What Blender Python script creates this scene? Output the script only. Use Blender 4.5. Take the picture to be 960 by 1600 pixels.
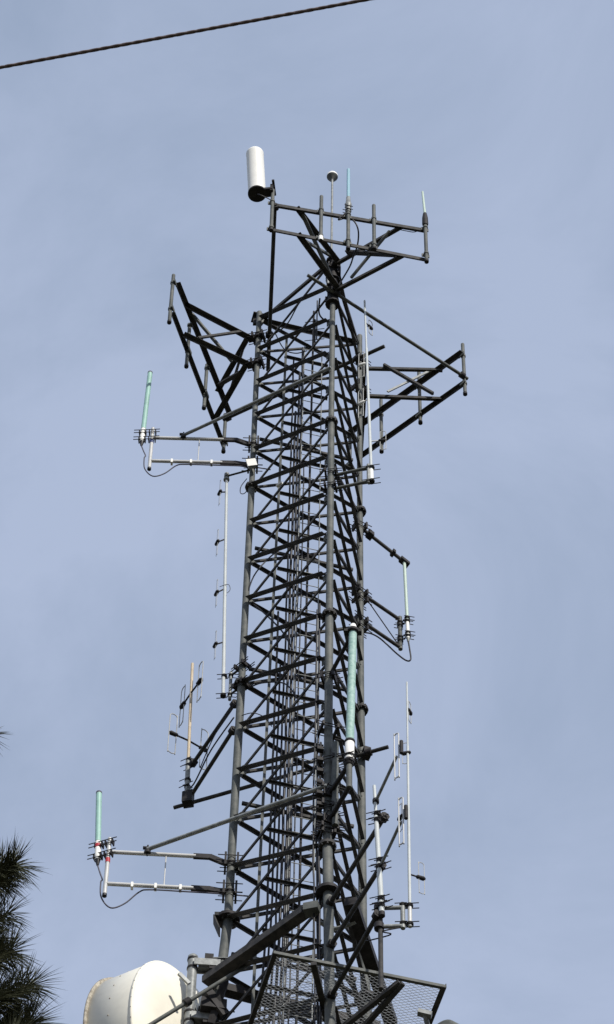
import bpy, math, random
from mathutils import Vector, Matrix
random.seed(7)
S = bpy.context.scene
for o in list(bpy.data.objects): bpy.data.objects.remove(o)

# ------------------------------------------------------------ camera, sky, sun
F, PITCH, ROLL, CAMZ = 4848.5, 0.9478985, -0.0215356, 1.6
cam = bpy.data.cameras.new('camera'); camo = bpy.data.objects.new('camera', cam)
S.collection.objects.link(camo); S.camera = camo
cam.sensor_fit = 'VERTICAL'; cam.sensor_height = 36.0; cam.lens = F/1600*36
cam.clip_start = 0.1; cam.clip_end = 5000
camo.matrix_world = Matrix.Translation((0, 0, CAMZ)) @ Matrix.Rotation(math.pi/2+PITCH, 4, 'X') @ Matrix.Rotation(-ROLL, 4, 'Z')

SUN_EL, SUN_AZ = math.radians(40), math.radians(152)     # azimuth clockwise from +Y (the view direction)
w = bpy.data.worlds.new('World'); S.world = w; w.use_nodes = True
nt = w.node_tree; nt.nodes.clear()
N = nt.nodes.new; L = nt.links.new
out = N('ShaderNodeOutputWorld'); bg = N('ShaderNodeBackground'); bg.inputs[1].default_value = 0.10
sky = N('ShaderNodeTexSky'); sky.sky_type = 'NISHITA'; sky.sun_disc = False
sky.sun_elevation = SUN_EL; sky.sun_rotation = SUN_AZ; sky.dust_density = 2.0; sky.air_density = 1.0
tc = N('ShaderNodeTexCoord'); mp = N('ShaderNodeMapping'); mp.inputs['Scale'].default_value = (1, 1, 1.6)
n1 = N('ShaderNodeTexNoise'); n1.inputs['Scale'].default_value = 6.5; n1.inputs['Detail'].default_value = 7; n1.inputs['Roughness'].default_value = .6
n1.inputs['Distortion'].default_value = .5
r1 = N('ShaderNodeMapRange'); r1.inputs[1].default_value = .36; r1.inputs[2].default_value = .64
r1.inputs[3].default_value = 0.0; r1.inputs[4].default_value = 1.0
cl = N('ShaderNodeMix'); cl.data_type = 'RGBA'
cl.inputs[6].default_value = (3.52, 4.36, 5.98, 1); cl.inputs[7].default_value = (5.15, 5.98, 7.95, 1)
mx = N('ShaderNodeMix'); mx.data_type = 'RGBA'; mx.inputs[0].default_value = .86
L(tc.outputs['Generated'], mp.inputs[0]); L(mp.outputs[0], n1.inputs['Vector']); L(n1.outputs['Fac'], r1.inputs[0])
# paler towards the horizon, as a thinly veiled sky is
sx_ = N('ShaderNodeSeparateXYZ'); r2 = N('ShaderNodeMapRange'); r2.inputs[1].default_value = .55; r2.inputs[2].default_value = .93
r2.inputs[3].default_value = 1.0; r2.inputs[4].default_value = 0.0; ad = N('ShaderNodeMath'); ad.operation = 'MULTIPLY_ADD'
ad.inputs[1].default_value = .62; ad.use_clamp = True; m2_ = N('ShaderNodeMath'); m2_.operation = 'MULTIPLY'; m2_.inputs[1].default_value = .52
L(tc.outputs['Generated'], sx_.inputs[0]); L(sx_.outputs[2], r2.inputs[0]); L(r2.outputs[0], m2_.inputs[0])
L(r1.outputs[0], ad.inputs[0]); L(m2_.outputs[0], ad.inputs[2]); L(ad.outputs[0], cl.inputs[0]); L(sky.outputs[0], mx.inputs[6]); L(cl.outputs[2], mx.inputs[7])
L(mx.outputs[2], bg.inputs[0]); L(bg.outputs[0], out.inputs[0])

sl = bpy.data.lights.new('sun', 'SUN'); sl.energy = 4.3; sl.angle = math.radians(1.0); sl.color = (1, .955, .88)
slo = bpy.data.objects.new('sun', sl); S.collection.objects.link(slo)
sd = Vector((math.sin(SUN_AZ)*math.cos(SUN_EL), math.cos(SUN_AZ)*math.cos(SUN_EL), math.sin(SUN_EL)))
slo.rotation_euler = sd.to_track_quat('Z', 'Y').to_euler(); slo.location = (20, -20, 60)
S.view_settings.view_transform = 'Standard'; S.view_settings.look = 'None'
S.view_settings.exposure = 0.0; S.view_settings.gamma = 1.0
S.render.engine = 'CYCLES'

# ------------------------------------------------------------ surveying helpers
TX, TY, Z0 = 0.12360816, 34.5436027, 55.46604 + CAMZ     # tower axis, height of its top panel point
BAY = 1.22
AZ = {'A': 2.8614379, 'B': 2.8614379+2.0944, 'C': 2.8614379-2.0944}
def zl(i): return Z0 - BAY*i
def leg(l, i, out=0.0):
    R = 1.27061 - .0043547*i + .00050343*i*i
    if i > 15: R = (1.27061 - .0043547*15 + .00050343*225) + .075*(i-15)
    a = AZ[l]
    return Vector((TX+(R+out)*math.cos(a), TY+(R+out)*math.sin(a), zl(i)))
def ray(px, py):
    a, b = px-480, 800-py; cr, sr = math.cos(ROLL), math.sin(ROLL)
    x = cr*a+sr*b; y = -sr*a+cr*b; c, s = math.cos(PITCH), math.sin(PITCH)
    return Vector((x, F*c-y*s, F*s+y*c))
CAM = Vector((0, 0, CAMZ))
def onz(px, py, z):                     # sight line meets a level
    r = ray(px, py); return CAM + r*((z-CAMZ)/r.z)
def onl(px, py, i): return onz(px, py, zl(i))
def ony(px, py, y):                     # sight line meets an upright plane
    r = ray(px, py); return CAM + r*(y/r.y)
def up(base, py):                       # plumb line over a point, up to a sighted height
    lo, hi = base.z-8, base.z+8
    def vy(z):
        P = Vector((base.x, base.y, z))-CAM; c, s = math.cos(PITCH), math.sin(PITCH)
        d = P.y*c+P.z*s; x = F*P.x/d; y = F*(-P.y*s+P.z*c)/d
        return 800-(math.sin(ROLL)*x+math.cos(ROLL)*y)
    for _ in range(40):
        m = (lo+hi)/2
        if vy(m) > py: lo = m
        else: hi = m
    return Vector((base.x, base.y, (lo+hi)/2))
RAD = {l: Vector((math.cos(a), math.sin(a), 0)) for l, a in AZ.items()}
TAN = {l: Vector((-math.sin(a), math.cos(a), 0)) for l, a in AZ.items()}
UPV = Vector((0, 0, 1))

# ------------------------------------------------------------ materials
def mat(name, col, rough=.5, metal=0.0, var=.12, scale=6.0, col2=None, bump=.0, spec=.3):
    m = bpy.data.materials.new(name); m.use_nodes = True; t = m.node_tree
    b = t.nodes['Principled BSDF']; b.inputs['Roughness'].default_value = rough; b.inputs['Specular IOR Level'].default_value = spec; b.inputs['Metallic'].default_value = metal
    co = t.nodes.new('ShaderNodeTexCoord')
    n = t.nodes.new('ShaderNodeTexNoise'); n.inputs['Scale'].default_value = scale; n.inputs['Detail'].default_value = 6; n.inputs['Roughness'].default_value = .65
    r = t.nodes.new('ShaderNodeValToRGB')
    c2 = col2 or tuple(min(1, c*(1+var*2)) for c in col); c1 = tuple(c*(1-var) for c in col)
    r.color_ramp.elements[0].position = .35; r.color_ramp.elements[1].position = .68
    r.color_ramp.elements[0].color = (*c1, 1); r.color_ramp.elements[1].color = (*c2, 1)
    t.links.new(co.outputs['Object'], n.inputs['Vector']); t.links.new(n.outputs['Fac'], r.inputs[0])
    t.links.new(r.outputs[0], b.inputs['Base Color'])
    if bump:
        bp = t.nodes.new('ShaderNodeBump'); bp.inputs['Strength'].default_value = bump; bp.inputs['Distance'].default_value = .01
        n2 = t.nodes.new('ShaderNodeTexNoise'); n2.inputs['Scale'].default_value = scale*6
        t.links.new(co.outputs['Object'], n2.inputs['Vector']); t.links.new(n2.outputs['Fac'], bp.inputs['Height']); t.links.new(bp.outputs[0], b.inputs['Normal'])
    return m
M = dict(
 leg=mat('weathered_leg_paint', (.088, .098, .094), .65, .0, .25, 4.0, col2=(.145, .148, .135)),
 steel=mat('dark_weathered_angle', (.046, .047, .049), .7, .0, .3, 7.0, col2=(.086, .081, .077), spec=.15),
 galv=mat('galvanised_steel', (.22, .23, .225), .5, .1, .25, 9.0),
 dark=mat('dark_bracket_steel', (.024, .022, .023), .65, .0, .3, 8.0, spec=.2),
 alu=mat('aluminium_tube', (.52, .52, .51), .45, .05, .08, 4.0),
 pole=mat('pale_mast_paint', (.50, .53, .53), .5, .0, .08, 3.0),
 tan=mat('tan_mast_paint', (.52, .43, .31), .6, .0, .15, 4.0),
 green=mat('green_fibreglass', (.29, .48, .42), .45, .0, .10, 5.0),
 biggreen=mat('mottled_green_fibreglass', (.27, .45, .40), .6, .0, .15, 14.0, col2=(.42, .57, .52), bump=.15),
 pale=mat('pale_green_fibreglass', (.48, .58, .50), .4, .0, .06, 4.0),
 blue=mat('light_blue_fibreglass', (.27, .45, .53), .4, .0, .06, 4.0),
 white=mat('white_enamel', (.86, .85, .80), .4, .0, .03, 3.0),
 cream=mat('cream_radome', (.84, .80, .68), .5, .0, .05, 1.5, bump=.05),
 rust=mat('stained_rim', (.34, .29, .22), .8, .0, .4, 8.0, col2=(.66, .61, .51)),
 rubber=mat('black_cable_jacket', (.018, .017, .020), .45, .0, .2, 10.0),
 gcable=mat('grey_cable_jacket', (.07, .065, .085), .5, .0, .2, 10.0),
 red=mat('red_tape', (.40, .03, .04), .5), btape=mat('blue_tape', (.03, .05, .16), .5),
 wire=mat('dipole_wire', (.42, .42, .40), .5, .0),
 mesh=mat('expanded_metal', (.27, .28, .285), .55, .2, .2, 5.0),
 bark=mat('pine_bark', (.09, .06, .045), .9, .0, .4, 12.0, bump=.8),
 needle=mat('pine_needles', (.040, .047, .026), .6, .0, .3, 3.0, col2=(.105, .11, .065)),
 ground=mat('dry_grass_ground', (.035, .042, .02), .95, .0, .4, .3, col2=(.10, .085, .055)),
 line=mat('twisted_service_wire', (.10, .075, .07), .6, .0, .3, 30.0),
)

# ------------------------------------------------------------ mesh builder
class MB:
    def __init__(s): s.v = []; s.f = []; s.sm = []
    def add(s, vs, fs, smooth=False):
        k = len(s.v); s.v += [Vector(v) for v in vs]; s.f += [[a+k for a in f] for f in fs]; s.sm += [smooth]*len(fs)
    def frame(s, d, ref=None):
        d = d.normalized(); r = ref or (UPV if abs(d.z) < .9 else Vector((1, 0, 0)))
        a = (r - d*r.dot(d)).normalized(); return a, d.cross(a)
    def cyl(s, p, q, r, r2=None, n=14, caps=True):
        r2 = r if r2 is None else r2; a, b = s.frame(q-p); vs = []
        for c, rr in ((p, r), (q, r2)):
            for k in range(n):
                t = 2*math.pi*k/n; vs.append(c+a*math.cos(t)*rr+b*math.sin(t)*rr)
        s.add(vs, [[k, (k+1) % n, n+(k+1) % n, n+k] for k in range(n)], True)
        if caps: s.add(vs, [list(range(n))[::-1], [n+k for k in range(n)]])
        return s
    def tube(s, pts, r, n=8):               # swept tube along a smoothed path
        pts = [Vector(p) for p in pts]; path = []
        for i in range(len(pts)-1):
            p0 = pts[max(i-1, 0)]; p1 = pts[i]; p2 = pts[i+1]; p3 = pts[min(i+2, len(pts)-1)]
            for k in range(6):
                t = k/6
                path.append(.5*((2*p1)+(p2-p0)*t+(2*p0-5*p1+4*p2-p3)*t*t+(3*p1-p0-3*p2+p3)*t**3))
        path.append(pts[-1]); vs = []; prev = None
        for i, p in enumerate(path):
            d = path[min(i+1, len(path)-1)]-path[max(i-1, 0)]
            if d.length < 1e-9: d = Vector((0, 0, 1))
            a, b = s.frame(d, prev); prev = a
            for k in range(n):
                t = 2*math.pi*k/n; vs.append(p+a*math.cos(t)*r+b*math.sin(t)*r)
        m = len(path)
        fs = [[i*n+k, i*n+(k+1) % n, (i+1)*n+(k+1) % n, (i+1)*n+k] for i in range(m-1) for k in range(n)]
        s.add(vs, fs, True); s.add(vs[:n]+vs[-n:], [list(range(n))[::-1], [n+k for k in range(n)]])
        return s
    def box(s, c, x, y, z):                 # half-extent vectors
        vs = [c+x*i+y*j+z*k for i in (-1, 1) for j in (-1, 1) for k in (-1, 1)]
        fs = [[0, 1, 3, 2], [4, 6, 7, 5], [0, 4, 5, 1], [2, 3, 7, 6], [0, 2, 6, 4], [1, 5, 7, 3]]
        if x.cross(y).dot(z) < 0: fs = [f[::-1] for f in fs]
        s.add(vs, fs); return s
    def bar(s, p, q, w, h, ref=None):       # rectangular bar, w across ref, h along ref
        a, b = s.frame(q-p, ref); s.box((p+q)/2, (q-p)/2, a*h/2, b*w/2); return s
    def ang(s, p, q, w, d1, d2, t=.009, w2=None):    # L angle with its heel on the line p-q
        d = (q-p).normalized(); a = (d1-d*d1.dot(d)).normalized(); b = d2-d*d2.dot(d); b = (b-a*b.dot(a)).normalized()
        w2 = w2 or w
        pr = [(0, 0), (w, 0), (w, t), (t, t), (t, w2), (0, w2)]
        vs = [c+a*x+b*y for c in (p, q) for x, y in pr]
        fs = [[k, (k+1) % 6, 6+(k+1) % 6, 6+k] for k in range(6)]+[[5, 4, 3, 2, 1, 0], [6, 7, 8, 9, 10, 11]]
        if a.cross(b).dot(d) < 0: fs = [f[::-1] for f in fs]
        s.add(vs, fs); return s
    def lathe(s, p, d, prof, n=28):         # prof: (distance along d, radius)
        a, b = s.frame(d); d = d.normalized(); vs = []
        for h, r in prof:
            for k in range(n):
                t = 2*math.pi*k/n; vs.append(p+d*h+(a*math.cos(t)+b*math.sin(t))*r)
        fs = [[i*n+k, i*n+(k+1) % n, (i+1)*n+(k+1) % n, (i+1)*n+k] for i in range(len(prof)-1) for k in range(n)]
        s.add(vs, fs, True)
        m = len(prof)
        if prof[0][1] > 1e-4: s.add(vs[:n], [list(range(n))[::-1]])
        if prof[-1][1] > 1e-4: s.add(vs[-n:], [list(range(n))])
        return s
    def build(s, name, m, parent=None, bevel=0):
        me = bpy.data.meshes.new(name)
        org = world_of(parent) if parent else Vector((0, 0, 0))
        if parent is None:
            org = Vector((sum(v.x for v in s.v)/len(s.v), sum(v.y for v in s.v)/len(s.v), min(v.z for v in s.v)))
        me.from_pydata([v-org for v in s.v], [], s.f); me.update()
        me.polygons.foreach_set('use_smooth', s.sm)
        me.materials.append(M[m]); o = bpy.data.objects.new(name, me); S.collection.objects.link(o)
        if parent: o.parent = parent
        else: o.location = org
        return o
def world_of(o):
    v = Vector((0, 0, 0))
    while o is not None: v += Vector(o.location); o = o.parent
    return v
def tag(o, label=None, cat=None, group=None, kind=None):
    if label: o['label'] = label
    if cat: o['category'] = cat
    if group: o['group'] = group
    if kind: o['kind'] = kind
    return o
def thing(name, label, cat, loc, group=None):
    o = bpy.data.objects.new(name, None); o.empty_display_size = .2; o.location = loc
    S.collection.objects.link(o); return tag(o, label, cat, group)

# ------------------------------------------------------------ ground
g = MB(); G = 4000
g.add([(-G, -G, 0), (G, -G, 0), (G, G, 0), (-G, G, 0)], [[0, 1, 2, 3]])
tag(g.build('ground', 'ground'), 'dry grassy ground around the tower', 'ground', kind='structure')

# ------------------------------------------------------------ lattice tower
NB = 19
tw = thing('lattice_tower', 'tall three-legged dark grey steel lattice tower with crossed braces', 'tower', Vector((TX, TY, 0)))
secs = [(-.25, 5, .056), (5, 10, .064), (10, 15, .072), (15, 20, .080)]
LR = lambda i: .056 if i < 5 else .064 if i < 10 else .072 if i < 15 else .080
legobj = {}
for l in 'ABC':
    for i0, i1, r in secs:
        top = -.25 if l != 'B' else -.1
        o = MB().cyl(leg(l, max(i0, top)), leg(l, i1), r, n=20).build('leg', 'leg', tw)
        if i1 in (5, 10, 15):
            f = MB(); c = leg(l, i1); zz = Vector((0, 0, .028))
            f.cyl(c+zz, c-zz, r+.075, n=10)
            for k in range(8):
                t = math.pi*k/4; q = c+Vector((math.cos(t), math.sin(t), 0))*(r+.05)
                f.cyl(q+zz*2.2, q-zz*2.2, .016, n=6)
            f.build('flange', 'dark' if l == 'C' else 'steel', o)
    # down to the footing, below the frame
    b0 = leg(l, 20); foot = Vector((TX+3.6*math.cos(AZ[l]), TY+3.6*math.sin(AZ[l]), 0.3))
    MB().cyl(b0, foot, .085, .12, n=20).build('leg', 'leg', tw)
    MB().box(Vector((foot.x, foot.y, .2)), Vector((.5, 0, 0)), Vector((0, .5, 0)), Vector((0, 0, .25))).build('footing', 'galv', tw)
    legobj[l] = (b0, foot)
faces = [('A', 'B'), ('B', 'C'), ('C', 'A')]
def facen(l, m): return ((RAD[l]+RAD[m])).normalized()
BW = {('A', 'B'): ((.055, .100), (.050, .045)), ('B', 'C'): ((.045, .060), (.055, .060)), ('C', 'A'): ((.045, .040), (.055, .060))}
def brace(l, i, m, j, wd, off, flip, w2=None):
    n = facen(l, m); p = leg(l, i); q = leg(m, j); d = (q-p).normalized()
    p = p+d*(LR(i)+.05)+n*off; q = q-d*(LR(j)+.05)+n*off
    u = n.cross(d).normalized()
    if u.z > 0: u = -u
    if flip: u = -u
    MB().ang(p, q, wd, u, -n if off < 0 else n, w2=w2).build('brace', 'steel', tw)
for (l, m) in faces:
    for i in range(NB):
        k = 1.0 if i < 5 else 1.08 if i < 10 else 1.12
        (a1, a2), (b1, b2) = BW[(l, m)]
        brace(l, i, m, i+1, a1*k, .010, True, w2=a2*k)
        brace(m, i, l, i+1, b1*k, -.012, False, w2=b2*k)
    n = facen(l, m)
    p, q = leg(l, 0), leg(m, 0); d = (q-p).normalized()
    MB().ang(p+d*.1, q-d*.1, .09, -UPV, -n).build('top_girt', 'steel', tw)
    for a, b in ((l, m), (m, l)):       # gusset plates
        for i in range(NB+1):
            p = leg(a, i); d = (leg(b, i)-p).normalized()
            c = p+d*(LR(i)+.045)
            MB().box(c, d*.055, UPV*.075, n*.006).build('gusset_plate', 'leg', tw)
    # bracing down to the footings
    (p0, f0), (p1, f1) = legobj[l], legobj[m]
    ts = [0, .06, .12, .18, .25, .32, .4, .48, .57, .66, .77, .88, .985]
    for t0, t1 in zip(ts, ts[1:]):
        a0, a1 = p0.lerp(f0, t0), p0.lerp(f0, t1); b0_, b1_ = p1.lerp(f1, t0), p1.lerp(f1, t1)
        MB().ang(a0, b1_, .1, -UPV, n).build('brace', 'steel', tw)
        MB().ang(b0_+n*-.012, a1+n*-.012, .1, UPV, -n).build('brace', 'steel', tw)
# cable ladder and climbing ladder run inside the back face (A-C)
inn = RAD['B']
def back(i, s, off=.22): return leg('A', i).lerp(leg('C', i), s)+inn*off
for i in range(NB):
    if i < 1: continue
    MB().ang(back(i+.25, .235), back(i+.25, .66), .055, -UPV, inn, t=.01).build('cable_support', 'steel', tw)
for i in (3.66, 6.66, 9.66, 12.66, 15.66):
    MB().bar(back(i, .05, .05), back(i, .93, .05), .05, .06).build('cross_pipe', 'steel', tw)
MB().bar(back(.6, .25, .26), back(19.5, .245, .26), .05, .05).build('cable_ladder_rail', 'leg', tw)
lad = thing('climbing_ladder', 'thin grey climbing ladder running up inside the tower', 'ladder', Vector(back(19.5, .5)))
MB().cyl(back(.9, .42, .32), back(19.5, .42, .32), .011, n=8).build('rail', 'galv', lad)
MB().cyl(back(.9, .59, .32), back(19.5, .59, .32), .011, n=8).build('rail', 'galv', lad)
rung = None; k = 1.0
while k < 19.5:
    MB().cyl(back(k, .42, .32), back(k, .59, .32), .008, n=6).build('rung', 'galv', lad); k += .315
MB().cyl(back(-.3, .505, .30), back(19.5, .5, .30), .022, n=8).build('safety_rail', 'dark', lad)
# feed cables
CG = 'black feed cables clipped up the inside of the tower'
SO = [.272, .302, .332, .362, .392, .42, .455]
ORD = ['first', 'second', 'third', 'fourth', 'fifth', 'sixth', 'thin rightmost']
def vcable(s, i0, i1, r, off, amp=.02, m='rubber'):
    pts = []; i = i0
    while i < i1: pts.append(back(i, s+random.uniform(-amp, amp)*.12, off+random.uniform(-amp, amp))); i += .5
    tag(MB().tube(pts, r, 6).build('feed_cable', m), ORD[SO.index(s)]+' black feed cable from the left, clipped up inside the lattice tower', 'cable', CG)
for s, i0, r in ((.272, 8.2, .02), (.302, 9.5, .018), (.332, 1.2, .018), (.362, 2.8, .024), (.392, 1.6, .024), (.42, .8, .026), (.455, 4.2, .013)):
    vcable(s, i0, 19.5, r, .18 if i0 < 8 else .12)
def bcable(dx, dr, i0, r, lb, m='rubber'):
    pts = [leg('B', i0+k*.5)-RAD['B']*dr+TAN['B']*(dx+random.uniform(-.012, .012)) for k in range(int((19.5-i0)*2))]
    tag(MB().tube(pts, r, 6).build('feed_cable', m), 'black feed cable running down beside the near tower leg, '+lb, 'cable', 'black feed cables beside the near leg')
bcable(-.14, .16, 9.6, .018, 'middle one left of it'); bcable(-.20, .12, 9.8, .014, 'thin one farthest left of it'); bcable(-.11, .10, 12.8, .02, 'thick one closest on its left'); bcable(.12, .16, 12.6, .016, 'the one on its right')

# loose cable loops tied across the panels
def loop(name, label, pts, r=.011, m='rubber', cat='cable'):
    return tag(MB().tube(pts, r, 7).build(name, m), label, cat)
loop('loose_cable', 'black cable looping off the left leg at mid height', [onl(383, 942, 8), onl(397, 900, 7.5), onl(425, 868, 7), onl(452, 850, 6.8)], .014)
loop('loose_cable', 'black cable sagging along a brace below the looped one', [leg('A', 8)+Vector((.1, 0, -.05)), onl(410, 955, 8.3), onl(440, 985, 8.9), onl(455, 1010, 9.3)], .016)
loop('loose_cable', 'black cable arching behind the left leg flange', [leg('A', 10.1)+Vector((.12, 0, 0)), onl(410, 1067, 10.2), onl(445, 1068, 10.3), onl(464, 1090, 10.7)], .014)
loop('loose_cable', 'thin black cable arching across the panel below the left flange', [onl(378, 1118, 11), onl(395, 1114, 11), onl(412, 1120, 11), onl(425, 1135, 11.2)], .009)
loop('loose_cable', 'thin black cable drooping near the left leg top', [onl(430, 520, .8), onl(444, 545, 1.2), onl(462, 552, 1.3), onl(480, 548, 1.2)], .012)
loop('loose_cable', 'black cable bundle drooping from the tower top', [leg('B', .2)+Vector((-.15, .1, 0)), onl(470, 470, .8), onl(450, 505, .9), onl(432, 520, .8)], .014)
loop('loose_cable', 'black cable curving below the tower head', [onl(500, 466, 1.0), onl(499, 490, 1.2), onl(510, 502, 1.4), onl(521, 505, 1.5)], .018)

# ------------------------------------------------------------ hardware helpers
def leg_clamp(par, c, r, along, name='clamp', h=.09, m='dark'):
    a = Vector((along.x, along.y, 0)).normalized(); b = UPV.cross(a)
    mb = MB()
    for s in (-1, 1): mb.box(c+b*s*0+a*s*(r+.03), a*.018, b*(r+.055), UPV*h)
    tag(mb.build(name, m, par), kind='stuff')
    rb = MB()
    for z in (-h*.7, h*.7):
        for s in (-1, 1): rb.cyl(c+b*s*(r+.02)+UPV*z-a*(r+.14), c+b*s*(r+.02)+UPV*z+a*(r+.16), .009, n=6)
    tag(rb.build('threaded_rod', m, par), kind='stuff')
def ubolt(par, c, r, d, m='dark', ln=.09):          # clamp ring with two projecting rods
    d = Vector((d.x, d.y, 0)).normalized(); b = UPV.cross(d); mb = MB()
    mb.cyl(c-UPV*.022, c+UPV*.022, r+.014, n=12)
    for s in (-1, 1): mb.cyl(c+b*s*(r+.012)-d*(r+.03), c+b*s*(r+.012)+d*(r+ln), .008, n=6)
    tag(mb.build('clamp', m, par), kind='stuff')
def endcap(par, p, r, m='dark'): MB().cyl(p-UPV*.03, p+UPV*.004, r*1.06, n=14).build('end_cap', m, par)

def sector(l, label, ru, rl, zu, zlw, masts, armu, arml, braces, toparm=.2):
    """A V-shaped antenna mounting frame: two face rails, pipe masts, two pairs of arms, braces."""
    t = thing('antenna_frame', label, 'antenna mount', leg(l, zlw), 'antenna mounting frames around the tower top')
    U0, U1 = onl(*ru[0], zu), onl(*ru[1], zu); D0, D1 = onl(*rl[0], zlw), onl(*rl[1], zlw)
    mid = (U0+U1)/2; rad = Vector((mid.x-TX, mid.y-TY, 0)).normalized()
    MB().ang(U0, U1, .10, -UPV, -rad, t=.012).build('rail', 'steel', t)
    MB().ang(D0, D1, .10, -UPV, -rad, t=.012, w2=.08).build('rail', 'steel', t)
    for f, y0, y1 in masts:
        b = U0.lerp(U1, f); b = Vector((b.x, b.y, (U0.z+D0.z)/2))+rad*.05
        p, q = up(b, y1), up(b, y0); mo = MB().cyl(p, q, .038, n=14).build('pipe_mast', 'leg', t)
        MB().cyl(p-UPV*.01, p+UPV*.05, .046, n=14).build('end_cap', 'dark', mo)
        for zz in (U0.z-.04, D0.z-.04):
            mb = MB(); c = Vector((b.x, b.y, zz)); mb.cyl(c-UPV*.03, c+UPV*.03, .052, n=12)
            mb.box(c-rad*.055, rad*.012, UPV.cross(rad)*.08, UPV*.05); mb.build('clamp', 'leg', mo)
    PU, PD = leg(l, zu, toparm), leg(l, zlw, toparm)
    for (P, arms, z) in ((PU, armu, zu), (PD, arml, zlw)):
        for x, y in arms:
            E = onl(x, y, z); n = rad.cross(E-P)
            MB().ang(P, E, .075, -UPV, UPV.cross((E-P).normalized()), t=.012, w2=.105).build('arm', 'steel', t)
        # pivot hub on the leg
        c = Vector((leg(l, z).x, leg(l, z).y, P.z)); mb = MB()
        mb.box(c+rad*(toparm*.62), rad*(toparm*.45), UPV.cross(rad)*.055, UPV*.055)
        mb.cyl(c-UPV*.07, c+UPV*.07, LR(1)+.035, n=12); mb.build('hub', 'dark', t)
        leg_clamp(t, c, LR(1)+.02, rad, h=.08)
    for (x0, y0, z0), (x1, y1, z1), wd, mm in braces:
        p, q = onl(x0, y0, z0), onl(x1, y1, z1)
        MB().bar(p, q, wd, .05, ref=UPV).build('frame_brace', mm, t)
    return t, U0, U1, D0, D1, rad
fB = sector('B', 'dark steel antenna frame on top of the tower, holding the white panel', [(428, 317), (665, 357)], [(419, 355), (670, 404)], .4, 1.25,
    [(-.012, 297, 360), (.308, 307, 376), (.486, 318, 389), (.655, 321, 389), (.995, 341, 409)],
    [(461, 325), (626, 351)], [(463, 366), (628, 396)],
    [((473, 335, .4), (523, 444, 1.25), .075, 'leg'), ((473, 374, 1.25), (517, 400, .4), .05, 'leg'),
     ((549, 434, 1.25), (609, 361, .4), .05, 'leg'), ((542, 394, .4), (617, 398, 1.25), .11, 'steel')])
fA = sector('A', 'dark steel antenna frame hanging out left of the tower top', [(275, 442), (358, 651)], [(268, 488), (348, 697)], .54, 1.37,
    [(-.01, 430, 504), (.30, 512, 573), (.62, 570, 638), (.98, 650, 706)],
    [(288, 477), (343, 613)], [(286, 524), (339, 656)],
    [((310, 528, 1.37), (377, 518, .54), .05, 'steel'), ((300, 490, .54), (363, 565, 1.37), .06, 'leg'),
     ((343, 601, 1.2), (376, 582, 1.37), .09, 'steel'), ((380, 545, .54), (356, 625, 1.37), .05, 'steel')])
fC = sector('C', 'dark steel antenna frame projecting right of the tower top', [(724, 551), (548, 677)], [(726, 599), (562, 715)], .54, 1.4,
    [(.015, 538, 616), (.40, 582, 661), (.74, 625, 706), (1.02, 669, 727)],
    [(692, 575), (568, 662)], [(690, 620), (567, 712)],
    [((600, 570, .54), (677, 615, 1.4), .07, 'steel'), ((606, 612, 1.4), (675, 578, .54), .03, 'galv')])
# tie-back pipes of the frames
def pipe(name, label, cat, p, q, r, m='steel', clamps=(), group=None):
    t = thing(name, label, cat, p, group)
    MB().cyl(p, q, r, n=12).build('pipe', m, t)
    for c in clamps:
        d = (q-p).normalized(); cc = p.lerp(q, c)
        MB().cyl(cc-d*.05, cc+d*.05, r*2.0, n=8).build('clamp', 'dark', t)
    return t
pipe('tie_back_pipe', 'long dark pipe from the top frame left end down to the left leg', 'pipe', onl(430, 318, .45), onl(419, 579, .45), .042, 'steel', (.02, .78))
pipe('tie_back_pipe', 'dark pipe from the near leg top out to the right frame', 'pipe', onl(481, 430, 1.3), onl(731, 592, 1.3), .036, 'leg', (.17, .965))
pipe('tie_back_pipe', 'dark pipe crossing behind the tower with its cut end jutting right near the top', 'pipe', onl(349, 656, 1.2), onl(601, 541, 1.2), .040, 'steel', (.03, .84))
# cap plate on the left leg
tp = thing('top_plate', 'small square black plate on the top of the left leg', 'plate', leg('A', -.3))
c = onl(404, 497, -.3)
MB().box(c, Vector((.13, .03, 0)), Vector((-.03, .13, 0)), UPV*.012).build('plate', 'dark', tp)
MB().box(c-UPV*.15+Vector((-.01, -.02, 0)), Vector((.10, .0, 0)), Vector((0, .03, 0)), UPV*.14).build('rib', 'dark', tp)
tp = thing('head_sleeve', 'black sleeve and round plates gripping the near leg under the top frame', 'bracket', leg('B', 1.4))
MB().cyl(leg('B', 1.45), leg('B', .2), .10, n=14).build('sleeve', 'dark', tp)
for i in (.15, .75, 1.0, 1.5): MB().cyl(leg('B', i)-UPV*.02, leg('B', i)+UPV*.02, .15, n=12).build('ring_plate', 'dark', tp)
MB().box(leg('B', .55)+Vector((.13, -.02, 0)), Vector((.03, 0, 0)), Vector((0, .10, 0)), UPV*.12).build('side_plate', 'dark', tp)
MB().cyl(leg('B', 1.0)+Vector((-.1, -.1, 0)), leg('B', 1.0)+Vector((-.1, -.1, .3)), .03, n=8).build('bolt', 'galv', tp)
MB().cyl(leg('B', 1.15)+Vector((.14, -.06, 0)), leg('B', 1.15)+Vector((.14, -.06, .12)), .03, n=8).build('bolt', 'galv', tp)

# ------------------------------------------------------------ antennas on the top frame
def mastpt(fr, f, dz=0):
    t, U0, U1, D0, D1, rad = fr; b = U0.lerp(U1, f)+rad*.05; return Vector((b.x, b.y, b.z+dz))
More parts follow.
